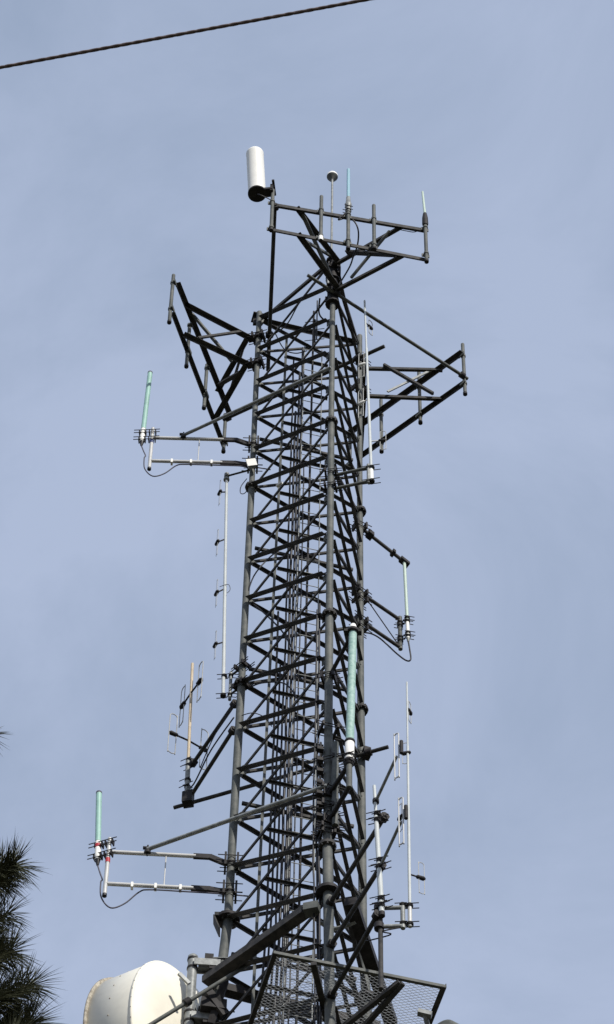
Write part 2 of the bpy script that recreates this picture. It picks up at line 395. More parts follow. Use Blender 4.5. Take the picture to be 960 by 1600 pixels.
# white panel cylinder
mp0 = mastpt(fB, -.012)
pc = onz(402, 302, mp0.z+.36)
t = thing('panel_antenna', 'white cylindrical panel antenna on the left end of the top frame', 'antenna', pc)
top = ony(398.5, 239, pc.y)
H = (top-pc).length
MB().lathe(pc, top-pc, [(0, .178), (.02, .182), (H-.10, .182), (H-.09, .186), (H-.06, .186), (H-.045, .182), (H-.02, .170), (H, .12), (H+.008, 0)], 40).build('radome', 'white', t)
MB().cyl(pc-(top-pc).normalized()*.035, pc+UPV*.004, .190, n=40).build('base_plate', 'dark', t)
bm = MB(); d = (mp0-pc); d.z = 0; dn = d.normalized(); sd_ = UPV.cross(dn)
bm.box(pc+d*.55-UPV*.0, d*.45, sd_*.10, UPV*.03)
bm.box(pc+d*.95+UPV*.05, dn*.03, sd_*.09, UPV*.12)
bm.build('bracket', 'dark', t)
MB().bar(pc+d*1.05+Vector((0, 0, .22))-sd_*.15, pc+d*1.05+Vector((0, 0, .16))+sd_*.18, .05, .06).build('clamp', 'dark', t)
loop('loose_cable', 'black cable looping under the white panel antenna', [pc-UPV*.03+Vector((.0, 0, 0)), pc+Vector((.05, -.1, -.22)), pc+Vector((.22, -.05, -.28)), mp0+Vector((-.02, 0, 0))], .010)
# gps puck
gb = leg('B', -.1)
g0 = Vector((onz(518, 402, gb.z).x, gb.y, gb.z)); g1 = up(g0, 280)
t = thing('dome_antenna', 'small white dome antenna on a thin pole at the very top', 'antenna', g0)
MB().cyl(g0, g1, .024, n=10).build('pole', 'galv', t)
MB().lathe(g1, UPV, [(-.03, .03), (0, .035), (.05, .10), (.10, .122)], 24).build('underside', 'leg', t)
MB().lathe(g1, UPV, [(.10, .122), (.15, .120), (.21, .09), (.24, .04), (.245, .0)], 24).build('dome', 'white', t)
# blue whip
b = mastpt(fB, .486); b0 = up(b, 322); b1 = up(b, 309); b2 = up(b, 265)
t = thing('whip_antenna', 'short light blue whip antenna on the top frame', 'antenna', b0)
MB().lathe(b0, UPV, [(-.25, .05), (-.2, .062), (-.02, .062), (0, .07), (.08, .07), (.1, .055), ((b1-b0).length, .045)], 16).build('base', 'galv', t)
MB().cyl(b1, b2, .037, .034, n=14).build('radome', 'blue', t)
tp_ = b0-UPV*.2
for k in (0, .12): ubolt(t, tp_+UPV*k, .05, Vector((-1, -.3, 0)), ln=.05)
loop('loose_cable', 'black cable hanging in a loop below the light blue whip', [b0-UPV*.2, ony(529, 343, b0.y+.05), ony(540, 341, b0.y+.08), ony(553, 345, b0.y+.1), ony(560, 360, b0.y+.2), ony(559, 382, b0.y+.5), ony(552, 402, b0.y+.8), ony(545, 420, b0.y+1.1), leg('B', 1.2)], .017)
# pale whip
b = mastpt(fB, .995); b0 = up(b, 352); b1 = up(b, 334)
t = thing('whip_antenna', 'short pale green whip antenna on the right end of the top frame', 'antenna', b0)
MB().lathe(b0, UPV, [(0, .055), (.05, .065), (.3, .06), ((b1-b0).length, .04)], 14).build('base', 'dark', t)
MB().cyl(b1, ony(660.5, 300, b1.y), .028, .024, n=12).build('radome', 'pale', t)
loop('loose_cable', 'thin black cable sagging beneath the right end of the top frame', [b0, onl(650, 362, .45), onl(636, 361, .45), onl(618, 357, .42)], .009)
# small fitting hanging on second pipe mast
b = mastpt(fB, .308)
t = thing('small_fitting', 'small white cylinder fitting clamped low on a top frame mast', 'fitting', up(b, 376))
MB().cyl(up(b, 376), up(b, 370), .05, n=12).build('body', 'white', t)
# lightning spike and thin rod inside
MB_ = MB().cyl(onl(495, 530, 1.5), up(onl(495, 530, 1.5), 470), .014, n=8)
tag(MB_.build('lightning_rod', 'steel'), 'thin dark lightning rod rising inside the tower top', 'rod')
q = onl(492, 505, 1.4)
t = thing('yagi_antenna', 'small dark antenna with thin cross rods inside the tower top', 'antenna', q)
MB().cyl(up(q, 545), up(q, 500), .026, n=8).build('boom', 'steel', t)
for k, y in enumerate((502, 515, 531)):
    c = up(q, y); MB().cyl(c+Vector((-.2, .05, .03)), c+Vector((.2, -.05, -.03)), .008, n=6).build('element', 'steel', t)

# ------------------------------------------------------------ left side arms
def sidearm(lv_u, lv_l, xu, yu, xl, yl, leglv, label, tiex, ant, antlabel, stab, tape, tapem, rods):
    zu, zd = zl(lv_u), zl(lv_l)
    E = onz(xu, yu, zu); D = Vector((E.x, E.y, zd))
    Lu = leg('A', lv_u); Ld = leg('A', lv_l); rr = LR(lv_u)
    du = (E-Lu); du.z = 0; dn = du.normalized()
    t = thing('side_arm_mount', label, 'antenna mount', Ld, 'white tube side arms on the left leg')
    for (P, Z, drp) in ((Lu, zu, .15), (Ld, zd, .06)):
        en = Vector((E.x, E.y, Z)); st = Vector((P.x, P.y, Z))+dn*.60
        MB().cyl(en, st, .036, n=14).build('arm_tube', 'alu', t)
        m2 = MB(); e2 = Vector((P.x, P.y, Z-drp))+dn*.13
        mid = Vector((P.x, P.y, Z-.0))+dn*.33
        m2.bar(st+dn*.04, mid, .05, .10, ref=UPV)
        m2.bar(mid+dn*.03, e2-dn*.06, .06, .095, ref=UPV)
        m2.build('elbow_bracket', 'dark', t)
        leg_clamp(t, Vector((P.x, P.y, Z-drp+.02)), rr, dn, h=.15, m='dark')
        ubolt(t, Vector((P.x, P.y, Z-drp)), rr, dn, ln=.12)
    mt = Vector((E.x, E.y, zu))+UPV*.33; mb_ = D-UPV*.28
    mo = MB().cyl(mb_, mt, .036, n=14).build('mast', 'alu', t)
    MB().cyl(mb_-UPV*.02, mb_+UPV*.03, .04, n=14).build('end_cap', 'rubber', mo)
    tx = E.lerp(Lu, .45) if tiex is None else onz(tiex[0], tiex[1], zu)
    tx = Vector((E.x, E.y, 0))+dn*-1*((Vector((tx.x, tx.y, 0))-Vector((E.x, E.y, 0))).length)
    MB().cyl(Vector((tx.x, tx.y, zd)), Vector((tx.x, tx.y, zu)), .011, n=8).build('tie_rod', 'alu', t)
    for f in (.33, .62, .93):
        c = Vector((E.x, E.y, zd)).lerp(Vector((Ld.x, Ld.y, zd))+dn*.72, f)
        MB().box(c-UPV*.02, dn*.02, UPV.cross(dn)*.045, UPV*.055).build('cable_clip', 'white', t)
    MB().cyl(mt-UPV*tape, mt-UPV*(tape+.10), .041, n=14).build('tape_band', tapem, t)
    # antenna
    ax, ay, bx_, by_ = ant
    B0 = onz(bx_, by_, zu-.12); B0.z = B0.z
    T0 = ony(ax, ay, B0.y); dv = (T0-B0); n = dv.normalized(); Ls = dv.length
    a = thing('whip_antenna', antlabel, 'antenna', B0)
    MB().lathe(B0, dv, [(-.03, .030), (0, .055), (.10, .06), (.16, .052), (.40, .052), (.44, .046)], 18).build('base', 'white', a)
    MB().cyl(B0-n*.14, B0, .022, .05, n=12).build('connector', 'rubber', a)
    if tapem == 'red': MB().cyl(B0+n*.36, B0+n*.28, .057, n=18).build('tape_band', 'red', a)
    MB().cyl(B0+n*.44, B0+n*(Ls-.04), .050, n=20).build('radome', 'green', a)
    MB().lathe(B0+n*(Ls-.04), dv, [(0, .052), (.035, .052), (.05, .03), (.052, 0)], 20).build('top_cap', 'gcable', a)
    am = Vector((E.x-B0.x, E.y-B0.y, 0))
    an = am.normalized(); sn = UPV.cross(an)
    for hz in rods:
        rz = B0.z+hz; cb_, ce = Vector((B0.x, B0.y, rz)), Vector((E.x, E.y, rz))
        for dz in (-.045, .045):
            MB().cyl(cb_-an*.17+UPV*dz-sn*.05, ce+an*.15+UPV*dz-sn*.05, .0085, n=6).build('clamp_rod', 'dark', t)
        for c in (cb_, ce):
            for s in (-1, 1): MB().box(c+an*s*.062, an*.010, sn*.05, UPV*.055).build('clamp_plate', 'dark', t)
    # coax
    pm = Vector((E.x, E.y, 0)); lft = B0-n*.14
    x1 = Vector((Ld.x, Ld.y, zd))+dn*.72
    loop('coax_cable', 'dark cable drooping from the '+('upper' if tapem != 'red' else 'lower')+' left green whip along its side arm',
         [lft, lft+Vector((.05, 0, -.18)), lft+Vector((.10, 0, -.35)), Vector((lft.x+.08, lft.y, zd+.1)), Vector((lft.x+.11, lft.y, zd-.25)), Vector((lft.x+.28, lft.y, zd-.50)),
          Vector((lft.x+.50, lft.y+.03, zd-.36)), Vector((lft.x+.72, lft.y+.03, zd-.08)), x1.lerp(D, .45)-UPV*.09, x1-UPV*.09, Ld+dn*.1-UPV*.10, Ld+Vector((.35, .15, .02))], .013, 'gcable')
    # stabiliser pipe
    p, q = stab[0], stab[1]
    s_ = thing('stabiliser_pipe', stab[2], 'pipe', p)
    MB().cyl(p, q, stab[3], n=12).build('pipe', 'galv', s_)
    c = p
    MB().cyl(c-UPV*.16, c+UPV*.10, .015, n=6).cyl(c-UPV*.10, c-UPV*.03, .055, n=10).cyl(c+UPV*.03-dn*.05, c+UPV*.03+dn*.08, .03, n=8).build('clamp', 'dark', s_)
    return t
sidearm(3.68, 4.34, 238, 684, 238, 718, 4, 'upper white double-tube side arm left of the tower holding a green whip', (312, 687), (235, 582, 222, 690),
        'green whip antenna on the upper left side arm', (onl(287, 680, 3.62), leg('B', 3.58)+Vector((-.02, -.12, 0)), 'grey pipe bracing the upper left side arm to the near leg', .034), .42, 'btape', (.06, .30))
sidearm(13.78, 14.42, 170, 1331, 168, 1380, 14, 'lower white double-tube side arm left of the tower holding a green whip', (260, 1333), (155, 1238, 153, 1343),
        'green whip antenna with red tape on the lower left side arm', (onl(231, 1327, 13.72), leg('B', 13.93)+Vector((-.02, -.16, 0)), 'grey pipe bracing the lower left side arm to the near leg', .037), .50, 'red', (.06, .34))

# white box on the left leg
c = onl(393, 734, 4.55)+Vector((0, -.18, 0))
t = thing('junction_box', 'small white rectangular box on the left leg below the upper side arm', 'box', c)
tl = Matrix.Rotation(math.radians(-14), 4, 'Y')
MB().box(c, tl@Vector((.095, 0, 0)), tl@Vector((0, .02, .02)), tl@Vector((0, -.01, .10))).build('cover', 'white', t)
MB().box(c+Vector((0, .045, -.02)), tl@Vector((.08, 0, 0)), Vector((0, .02, 0)), tl@Vector((0, 0, .11))).build('back_box', 'galv', t)
loop('loose_cable', 'black cable hanging in a loop below the white box on the left leg', [onl(386, 748, 4.7), onl(377, 760, 4.9), onl(376, 770, 5.0), onl(382, 771, 5.05), onl(390, 762, 5.0)], .009, 'gcable')
t = thing('dipole_fitting', 'small white fitting on a brace inside the left panel', 'fitting', onl(437, 757, 5.2))
MB().cyl(onl(433, 760, 5.2), onl(441, 754, 5.2), .03, n=10).build('body', 'white', t)

# ------------------------------------------------------------ dipole arrays
def racetrack(c, w, h, d):                     # loop in the plane of d and up
    pts = []; d = d.normalized(); r = w/2
    for k in range(9): a = math.pi*k/8; pts.append(c+d*(r*math.cos(a))+UPV*(h/2-r+r*math.sin(a)))
    for k in range(9): a = math.pi+math.pi*k/8; pts.append(c+d*(r*math.cos(a))+UPV*(-h/2+r+r*math.sin(a)))
    pts.append(pts[0]); return pts
def dipole(par, m, e, h, w=.12, wr=.008, blob='dark', d=None, boom='dark', br=.014, wm='wire'):
    d = d or Vector((e.x-m.x, e.y-m.y, 0)).normalized()
    MB().cyl(m, e, br, n=8).build('boom', boom, par)
    lp = MB().tube(racetrack(e, w, h, d), wr, 5).build('folded_dipole', wm, par)
    k = 1.25 if h > 1 else 1.0
    MB().lathe(e-d*.09*k, d, [(0, .015), (.02, .032*k), (.12*k, .036*k), (.15*k, .02)], 10).build('feed_block', blob, lp)
# long pale mast, left
lb = onl(349, 1088, 10.05); ltp = onl(354.5, 744, 4.42)
t = thing('dipole_array_antenna', 'long pale mast with four small side dipoles left of the tower', 'antenna', lb)
MB().cyl(lb, lb.lerp(ltp, .5), .034, .032, n=14).build('mast', 'pole', t)
MB().cyl(lb.lerp(ltp, .5), ltp, .030, .027, n=14).build('mast', 'pole', t)
for y, x in ((768, 344), (846, 340), (925, 339), (1006, 337)):
    f = (1088-y)/344; m = lb.lerp(ltp, f*1.0); 
    lo, hi = lb, ltp
    m = lb + (ltp-lb)*((1088-y+ -3)/(1088-744)); e = ony(x, y+1, m.y-.04)
    dipole(t, m, e, .80, .05, .0042, d=Vector((.4, -.9, 0)))
MB().cyl(ltp-UPV*.03, ltp+UPV*.07, .05, n=12).cyl(ltp-UPV*.14, ltp-UPV*.10, .06, n=12).build('clamp', 'galv', t)
tt = thing('standoff_bracket', 'thin dark arm holding the long pale mast at its top', 'bracket', ltp)
MB().cyl(ltp, leg('A', 4.5), .02, n=8).build('arm', 'steel', tt)
tt = thing('standoff_bracket', 'double clamp bracket holding the long pale mast at its foot', 'bracket', lb)
for y, i in ((1063, 9.6), (1090, 10.05)):
    e = Vector((lb.x+.12, lb.y-.02, zl(i)+.02)); MB().cyl(e, leg('A', i-.0)+UPV*0, .022, n=8).build('arm', 'steel', tt)
    ubolt(tt, Vector((lb.x, lb.y, e.z)), .04, Vector((-1, .1, 0))); ubolt(tt, e, .03, Vector((1, .1, 0)))
    leg_clamp(tt, leg('A', i), LR(i), Vector((.7, -.7, 0)), h=.05)
MB().cyl(Vector((lb.x+.12, lb.y-.02, zl(10.15))), Vector((lb.x+.12, lb.y-.02, zl(9.5))), .03, n=10).build('spacer', 'galv', tt)
loop('loose_cable', 'thin dark cable tied around a dipole of the long pale mast', [lb.lerp(ltp, .47)+Vector((-.1, 0, .02)), lb.lerp(ltp, .475)+Vector((.06, -.05, 0)), lb.lerp(ltp, .46)+Vector((.1, -.05, -.06)), lb.lerp(ltp, .45)+Vector((.04, -.05, -.1))], .006)

# tan mast dipole antenna
zb = zl(11.0); tb = onz(292, 1245, zb); tt_ = ony(301, 1037, tb.y)
t = thing('dipole_array_antenna', 'tan mast antenna with four wire loop dipoles lower left of the tower', 'antenna', tb)
MB().cyl(tb.lerp(tt_, .22), tt_, .030, .028, n=14).build('mast', 'tan', t)
MB().cyl(tb, tb.lerp(tt_, .27), .045, n=14).build('base_tube', 'galv', t)
for (mx_, my, ex, ey) in ((298.5, 1083, 285, 1103), (298.5, 1083, 313, 1064), (294.5, 1157, 270, 1146), (294.5, 1157, 319, 1171)):
    m = ony(mx_, my, tb.y); e = onz(ex, ey, m.z)
    dipole(t, m, e, 1.10, .15, .0095, br=.018)
for hz in (.30, .50, .95, 1.12): ubolt(t, tb+UPV*(hz*.9), .045, Vector((-1, .6, 0)), ln=.10)
pipe('outrigger_pipe', 'upper dark pipe angling from the left leg to the tan mast', 'pipe', leg('A', 10.4)+Vector((-.08, 0, 0)), onl(299, 1197, 10.4)+Vector((.0, 0, 0)), .037, 'steel', (.04, .95), 'paired outrigger pipes')
pipe('outrigger_pipe', 'lower dark pipe angling from the left leg to the foot of the tan mast', 'pipe', leg('A', 11.0)+Vector((-.08, 0, 0)), onl(294, 1251, 11.0), .037, 'steel', (.04, .97), 'paired outrigger pipes')
pipe('cross_tower_pipe', 'long dark horizontal pipe running behind the tower from below the tan mast', 'pipe', onl(272, 1262, 11.15), onl(607, 1167, 11.15), .036, 'steel', (.07, .91))
c = onl(294, 1249, 11.08)
t = thing('pipe_clamp', 'chunky black clamp joining the tan mast foot to the long pipe', 'clamp', c)
MB().box(c, Vector((.09, -.02, 0)), Vector((.02, .09, 0)), UPV*.13).build('block', 'dark', t)
MB().box(c+Vector((.03, 0, .16)), Vector((.06, -.02, 0)), Vector((.02, .06, 0)), UPV*.04).build('bolt_plate', 'dark', t)
loop('coax_cable', 'dark cable strung between the two outrigger pipes of the tan mast', [tb+UPV*.3, onl(303, 1225, 11.0), onl(330, 1172, 10.8), leg('A', 10.9)+Vector((-.1, -.05, .1))], .014)
loop('coax_cable', 'thin cable crossing above the tan mast lower pipe', [onl(313, 1200, 10.9), onl(335, 1150, 10.7), leg('A', 10.5)+Vector((-.1, -.05, 0))], .010)
c = onl(573, 1177, 11.1)
t = thing('pipe_clamp', 'black wedge clamp on the right leg holding the long pipe end', 'clamp', c)
MB().box(c, Vector((.06, .02, 0)), Vector((-.02, .06, 0)), UPV*.12).build('block', 'dark', t)

# ------------------------------------------------------------ right side: pale green whip with three arms
i_l = 7.85
MS = onl(626, 1012, i_l)
lw = thing('side_arm_mount', 'dark two-arm bracket right of the tower holding a pale green whip', 'antenna mount', MS)
m0 = MS-UPV*.05; m1 = Vector((MS.x, MS.y, zl(7.15)+.08))
MB().cyl(m0, m1, .042, n=12).build('mast', 'leg', lw)
for i in (7.15, 7.85):
    st = leg('C', i); e = Vector((MS.x, MS.y, zl(i))); MB().cyl(st, e, .036, n=12).build('arm_tube', 'steel', lw)
    leg_clamp(lw, st, LR(i), e-st, h=.07); leg_clamp(lw, st-UPV*.25, LR(i), e-st, h=.05)
MB().cyl(leg('C', 7.15).lerp(Vector((MS.x, MS.y, zl(7.15))), .1), MS, .011, n=6).build('tie_rod', 'dark', lw)
wb = onl(638, 996, i_l-.12); wb.z = zl(i_l)+.12
wt = ony(632, 878, wb.y)
t = thing('whip_antenna', 'long pale green whip antenna right of the tower held top and bottom', 'antenna', wb)
dv = wt-wb; n = dv.normalized()
MB().cyl(wb+n*.48, wt, .032, .032, n=16).build('radome', 'pale', t)
MB().cyl(wb, wb+n*.48, .036, n=16).build('base', 'white', t)
MB().cyl(wb-n*.10, wb, .02, .036, n=12).build('connector', 'galv', t)
for hz in (.06, .16, .52, .62):
    c = wb+n*hz; ubolt(lw, c, .04, Vector((1, .2, 0)), ln=.09)
    MB().cyl(c, Vector((MS.x, MS.y, c.z+.02)), .012, n=6).build('clamp_rod', 'dark', lw)
    ubolt(lw, Vector((MS.x, MS.y, c.z+.02)), .045, Vector((-1, -.2, 0)), ln=.06)
p = leg('C', 5.42); q = Vector((wt.x, wt.y, wt.z+.0)); 
t = thing('top_stay_arm', 'dark arm reaching right to the top of the pale green whip', 'bracket', p)
MB().cyl(p, q, .036, n=12).build('arm_tube', 'steel', t); leg_clamp(t, p, LR(5), q-p, h=.09)
d = (q-p).normalized(); s = UPV.cross(d)
MB().box(q+UPV*.0, d*.10, s*.07, UPV*.035).build('head_plate', 'dark', t)
MB().box(q-d*.28, d*.03, s*.08, UPV*.04).build('clamp', 'dark', t); MB().box(p+d*.25, d*.06, s*.09, UPV*.05).build('clamp', 'dark', t)
loop('coax_cable', 'black cable sweeping under the pale green whip back to the right leg', [wb-n*.1, ony(640, 1012, wb.y), ony(642, 1030, wb.y), ony(635, 1032, wb.y+.02), ony(620, 1021, wb.y+.05), ony(604, 1006, wb.y+.1), ony(592, 996, wb.y+.0), ony(580, 990, wb.y-.1), ony(567, 988, wb.y-.2)], .016)

# ------------------------------------------------------------ right: tall white dipole mast near the top
i1, i2 = 6.42, 6.78
E1, E2 = onl(574, 736, i1), onl(576, 752, i2)
wb = Vector((onl(581, 752, i2).x, onl(581, 752, i2).y, zl(i2)-.02)); wt = ony(570, 470, wb.y)
br = thing('side_arm_mount', 'short two-tube bracket from the near leg holding the tall white mast', 'antenna mount', leg('B', i2))
for i, E_ in ((i1, E1), (i2, E2)):
    MB().cyl(leg('B', i)+Vector((.02, .05, 0)), Vector((E2.x, E2.y, zl(i))), .032, n=12).build('arm_tube', 'leg', br)
    leg_clamp(br, leg('B', i), LR(i), E_-leg('B', i), h=.05)
    c = Vector((E2.x, E2.y, zl(i))); ubolt(br, c, .035, Vector((-1, .2, 0)), 'leg'); ubolt(br, Vector((wb.x, wb.y, zl(i))), .045, Vector((1, -.2, 0)), 'dark', .12)
MB().cyl(Vector((E2.x, E2.y, zl(i2)-.05)), Vector((E2.x, E2.y, zl(i1)+.1)), .032, n=12).build('mast', 'galv', br)
t = thing('dipole_array_antenna', 'tall slim white mast with loop dipoles beside the right leg near the top', 'antenna', wb)
d = wt-wb
MB().cyl(wb, wb+d*.06, .042, n=14).build('base', 'white', t)
MB().cyl(wb+d*.05, wb+d*.36, .030, n=14).build('mast', 'pole', t); MB().cyl(wb+d*.36, wb+d*.72, .026, n=14).build('mast', 'pole', t); MB().cyl(wb+d*.72, wt, .020, n=12).build('mast', 'pole', t)
for y, dx, dy, hh in ((693, 20, -5, .62), (629, -12, 1, .95), (572, -9, -2, .9), (506, 8, 6, .5)):
    f = (752-y)/282; m = wb+d*f; xm = 581-11*f; e = onz(xm+dx, y+dy, m.z)
    dipole(t, m, e, hh, .11, .0075, blob='white' if dx < 0 else 'dark', boom='white' if dx < 0 or dx > 15 else 'dark', br=.012)
pp = MB().cyl(leg('C', 1.3)+Vector((.0, -.12, -1.0)), leg('C', 1.3)+Vector((.0, -.12, .3)), .05, n=12)
tag(pp.build('leg_pipe', 'leg'), 'grey pipe strapped along the right leg near the top', 'pipe')

# ------------------------------------------------------------ big green antenna in front
ib = 14.0
gb0 = onl(546, 1190, 13.95); gt = ony(552, 978, gb0.y); d = gt-gb0; n = d.normalized(); Lg = d.length
t = thing('whip_antenna', 'thick mottled green tube antenna upright in front of the right leg', 'antenna', gb0)
MB().lathe(gb0, d, [(0, .065), (.03, .078), (.50, .078), (.51, .070)], 28).build('base', 'white', t)
MB().lathe(gb0, d, [(-.10, .055), (-.08, .075), (.02, .086), (.03, .086)], 24).build('base_ring', 'dark', t)
MB().cyl(gb0+n*.5, gb0+n*(Lg-.12), .070, .068, n=28).build('radome', 'biggreen', t)
MB().lathe(gb0+n*(Lg-.12), d, [(0, .069), (.06, .069), (.14, .048), (.17, 0)], 24).build('top_cap', 'white', t)
br = thing('side_arm_mount', 'black arms and collars holding the thick green tube antenna', 'antenna mount', leg('B', ib))
ctop = gb0+n*(Lg-.20)
MB().lathe(ctop, d, [(0, .07), (0, .105), (.07, .105), (.07, .07)], 20).build('collar', 'dark', br)
x = Vector((1, 0, 0)); MB().box(ctop+n*.03, x*.15, Vector((0, .05, 0)), UPV*.03).build('collar_plate', 'dark', br)
pa = leg('B', 11.45); MB().cyl(pa, ctop+n*.03, .036, n=12).build('arm_tube', 'dark', br)
pc2 = gb0-UPV*.62
for i, e in ((14.0, gb0-n*.06), (14.55, pc2)):
    MB().cyl(leg('B', i), e, .042, n=12).build('arm_tube', 'dark', br); leg_clamp(br, leg('B', i), LR(i), e-leg('B', i), h=.09); leg_clamp(br, leg('B', i)-UPV*.25, LR(i), Vector((1, .2, 0)), h=.06)
leg_clamp(br, pa, LR(10), Vector((1, -.3, 0)), h=.08)
MB().cyl(pc2-UPV*.03, gb0-UPV*.1, .05, n=12).build('mast', 'leg', br)
MB().lathe(gb0+n*.46, d, [(0, .07), (0, .088), (.05, .088), (.05, .07)], 20).build('collar', 'dark', br)
for k in (-.02, .12): ubolt(br, gb0+n*k, .078, Vector((-.8, .3, 0)))
# clamp cluster on the near leg
t = thing('leg_clamps', 'cluster of dark clamps and a stub pipe on the near leg above its flange', 'clamp', leg('B', 14.6))
for k, i in enumerate((12.6, 13.3, 13.9, 14.3, 14.7)): leg_clamp(t, leg('B', i), .1, Vector((1, .3*(-1)**k, 0)), h=.045); 
MB().cyl(leg('B', 14.7)+Vector((.12, -.12, 0)), leg('B', 13.0)+Vector((.12, -.12, 0)), .055, n=12).build('stub_pipe', 'leg', t)
for k in range(7): c = leg('B', 13.1+.23*k)+Vector((-.13, -.08, 0)); MB().box(c, Vector((.05, .01, 0)), Vector((0, .05, 0)), UPV*.035).build('clamp_block', 'dark', t)

# ------------------------------------------------------------ lower right: three outriggers from the near leg
tips = {}
for nm, (i, x, y, lb_) in {'P1': (16.22, 603, 1273, 'topmost of three long dark pipes reaching right from the near leg'), 'P2': (17.05, 598, 1349, 'middle one of three long dark pipes reaching right from the near leg'), 'P3': (18.0, 592, 1426, 'lowest of three long dark pipes reaching right from the near leg')}.items():
    e = onl(x, y, i); tips[nm] = e
    pipe('outrigger_pipe', lb_, 'pipe', leg('B', i), e, .038, 'steel', (.05, .97))
vb = Vector((tips['P2'].x-.04, tips['P2'].y, tips['P2'].z)); vlow = up(vb, 1545); vt = up(vb, 1357)
t = thing('vertical_pipe', 'dark upright pipe tying the outrigger tips together at lower right', 'pipe', vlow)
MB().cyl(vlow, vt, .036, n=14).build('pipe', 'steel', t)
# white mast with two long-armed loop dipoles
sb = ony(597, 1427, tips['P2'].y-.08); st = ony(585, 1228, sb.y)
t = thing('dipole_array_antenna', 'white mast at lower right with two long angled booms ending in loops', 'antenna', sb)
d = st-sb; n = d.normalized()
MB().cyl(sb, sb+d*.30, .042, n=16).build('mast', 'pole', t); MB().cyl(sb+d*.28, sb+d*.75, .037, n=16).build('mast', 'pole', t); MB().cyl(sb+d*.75, st, .026, n=14).build('mast', 'pole', t)
MB().cyl(sb-n*.06, sb+n*.02, .046, n=14).build('end_cap', 'dark', t)
for (mx_, my, ex, ey) in ((587.5, 1252, 620, 1182), (594.5, 1354, 627, 1284)):
    m = ony(mx_, my, sb.y); e = onz(ex, ey, m.z)
    MB().cyl(m, e, .024, n=10).build('boom', 'galv', t)
    dd = (e-m).normalized(); side = UPV.cross(dd)
    lp = MB().tube(racetrack(e+Vector((.0, -.02, .0)), .085, 1.02, dd*.5+side*.3), .011, 7).build('folded_dipole', 'alu', t)
    c = e+Vector((.07, -.1, .10)); MB().cyl(c-UPV*.14, c+UPV*.14, .03, n=10).build('feed_block', 'dark', lp)
    MB().cyl(m-UPV*.035, m+UPV*.035, .052, n=12).build('boom_clamp', 'dark', t)
for y, xx in ((1279, 590), (1352, 594), (1412, 596)):
    c = ony(xx, y, sb.y)
    for k in (-.06, .08): ubolt(t, c+UPV*k, .042, Vector((1, -.5, 0)), 'dark', .12); ubolt(t, c+UPV*(k+.03), .042, Vector((-.9, .3, 0)), 'dark', .12)
# slim silver mast
zA, zB_ = up(vb, 1419).z, up(vb, 1448).z
rb = onz(641, 1448, zB_); rt = ony(636, 1066, rb.y)
br = thing('side_arm_mount', 'small grey rectangular bracket holding the slim silver mast at lower right', 'antenna mount', Vector((vb.x, vb.y, zB_)))
em = onz(630, 1447, zB_)
for z in (zA, zB_):
    MB().cyl(Vector((vb.x, vb.y, z)), Vector((em.x, em.y, z)), .034, n=12).build('arm_tube', 'galv', br)
    MB().cyl(Vector((vb.x-.02, vb.y, z-.05)), Vector((vb.x-.02, vb.y, z+.05)), .075, n=12).build('clamp', 'dark', br)
    ubolt(br, Vector((rb.x, rb.y, z+.05)), .04, Vector((1, -.1, 0)), 'dark', .10); ubolt(br, Vector((em.x, em.y, z+.05)), .036, Vector((-1, .1, 0)), 'dark', .08)
MB().cyl(Vector((em.x, em.y, zB_-.05)), Vector((em.x, em.y, zA+.08)), .036, n=12).build('mast', 'galv', br)
t = thing('dipole_array_antenna', 'tall slim silver mast with small dipoles at lower right', 'antenna', rb)
d = rt-rb
MB().cyl(rb, rb+d*.08, .032, n=14).build('base', 'alu', t)
MB().cyl(rb+d*.07, rb+d*.42, .024, n=12).build('mast', 'pole', t); MB().cyl(rb+d*.42, rb+d*.72, .020, n=12).build('mast', 'pole', t); MB().cyl(rb+d*.72, rt, .015, n=10).build('mast', 'pole', t)
for y, dx, dy, hh in ((1372, 19, 0, .68), (1273, -13, 5, .62), (1184, -4, -7, .5), (1110, 4, 3, .5)):
    f = (1448-y)/382; m = rb+d*f; xm = 641-5*f; e = onz(xm+dx, y+dy, m.z)
    dipole(t, m, e, hh, .09, .006, br=.013)
loop('coax_cable', 'thin dark cable slung under the small grey bracket at lower right', [Vector((em.x, em.y, zB_-.02)), Vector((em.x-.3, em.y, zB_-.12)), Vector((vb.x+.15, vb.y, zB_-.16)), Vector((vb.x-.2, vb.y+.2, zB_-.1))], .011)

# ------------------------------------------------------------ collar of box beams round the tower
cb = thing('beam_collar', 'heavy dark box beams wrapped around the tower legs near the bottom', 'platform', leg('B', 16.4))
zc = 16.25
def corner(l, o): return leg(l, zc, o)
BL = onl(478, 1424, zc); AR = onl(322, 1534, zc); BR = onl(548, 1408, zc); CR = onl(612, 1600, zc)
def boxbeam(p, q, wd, h, nm='beam', m='leg'):
    MB().bar(p, q, wd, h, ref=UPV).build(nm, m, cb)
boxbeam(BL, AR, .18, .14, m='steel'); boxbeam(BR, CR, .20, .15, m='dark'); boxbeam(AR+Vector((.1, .1, 0)), CR+Vector((-.2, .1, 0)), .18, .15, m='dark')
e = onl(499, 1418, zc); boxbeam(BL+Vector((-.02, -.02, .001)), e, .185, .15, 'end_box')
for (x0, y0, x1, y1) in ((486, 1427, 508, 1446), (520, 1452, 556, 1440)):
    MB().tube([onl(x0, y0, zc), onl((x0+x1)/2, (y0+y1)/2+2, zc+.05), onl(x1, y1, zc+.05)], .035, 8).build('strap', 'galv', cb)
for l in 'ABC':
    c = leg(l, 15.95 if l != 'A' else 15.0); MB().cyl(c-UPV*.03, c+UPV*.03, .20, n=12).build('collar_plate', 'dark', cb)
t_ = thing('leg_bracket', 'folded grey plate bracket jutting left from the left leg flange', 'bracket', leg('A', 15))
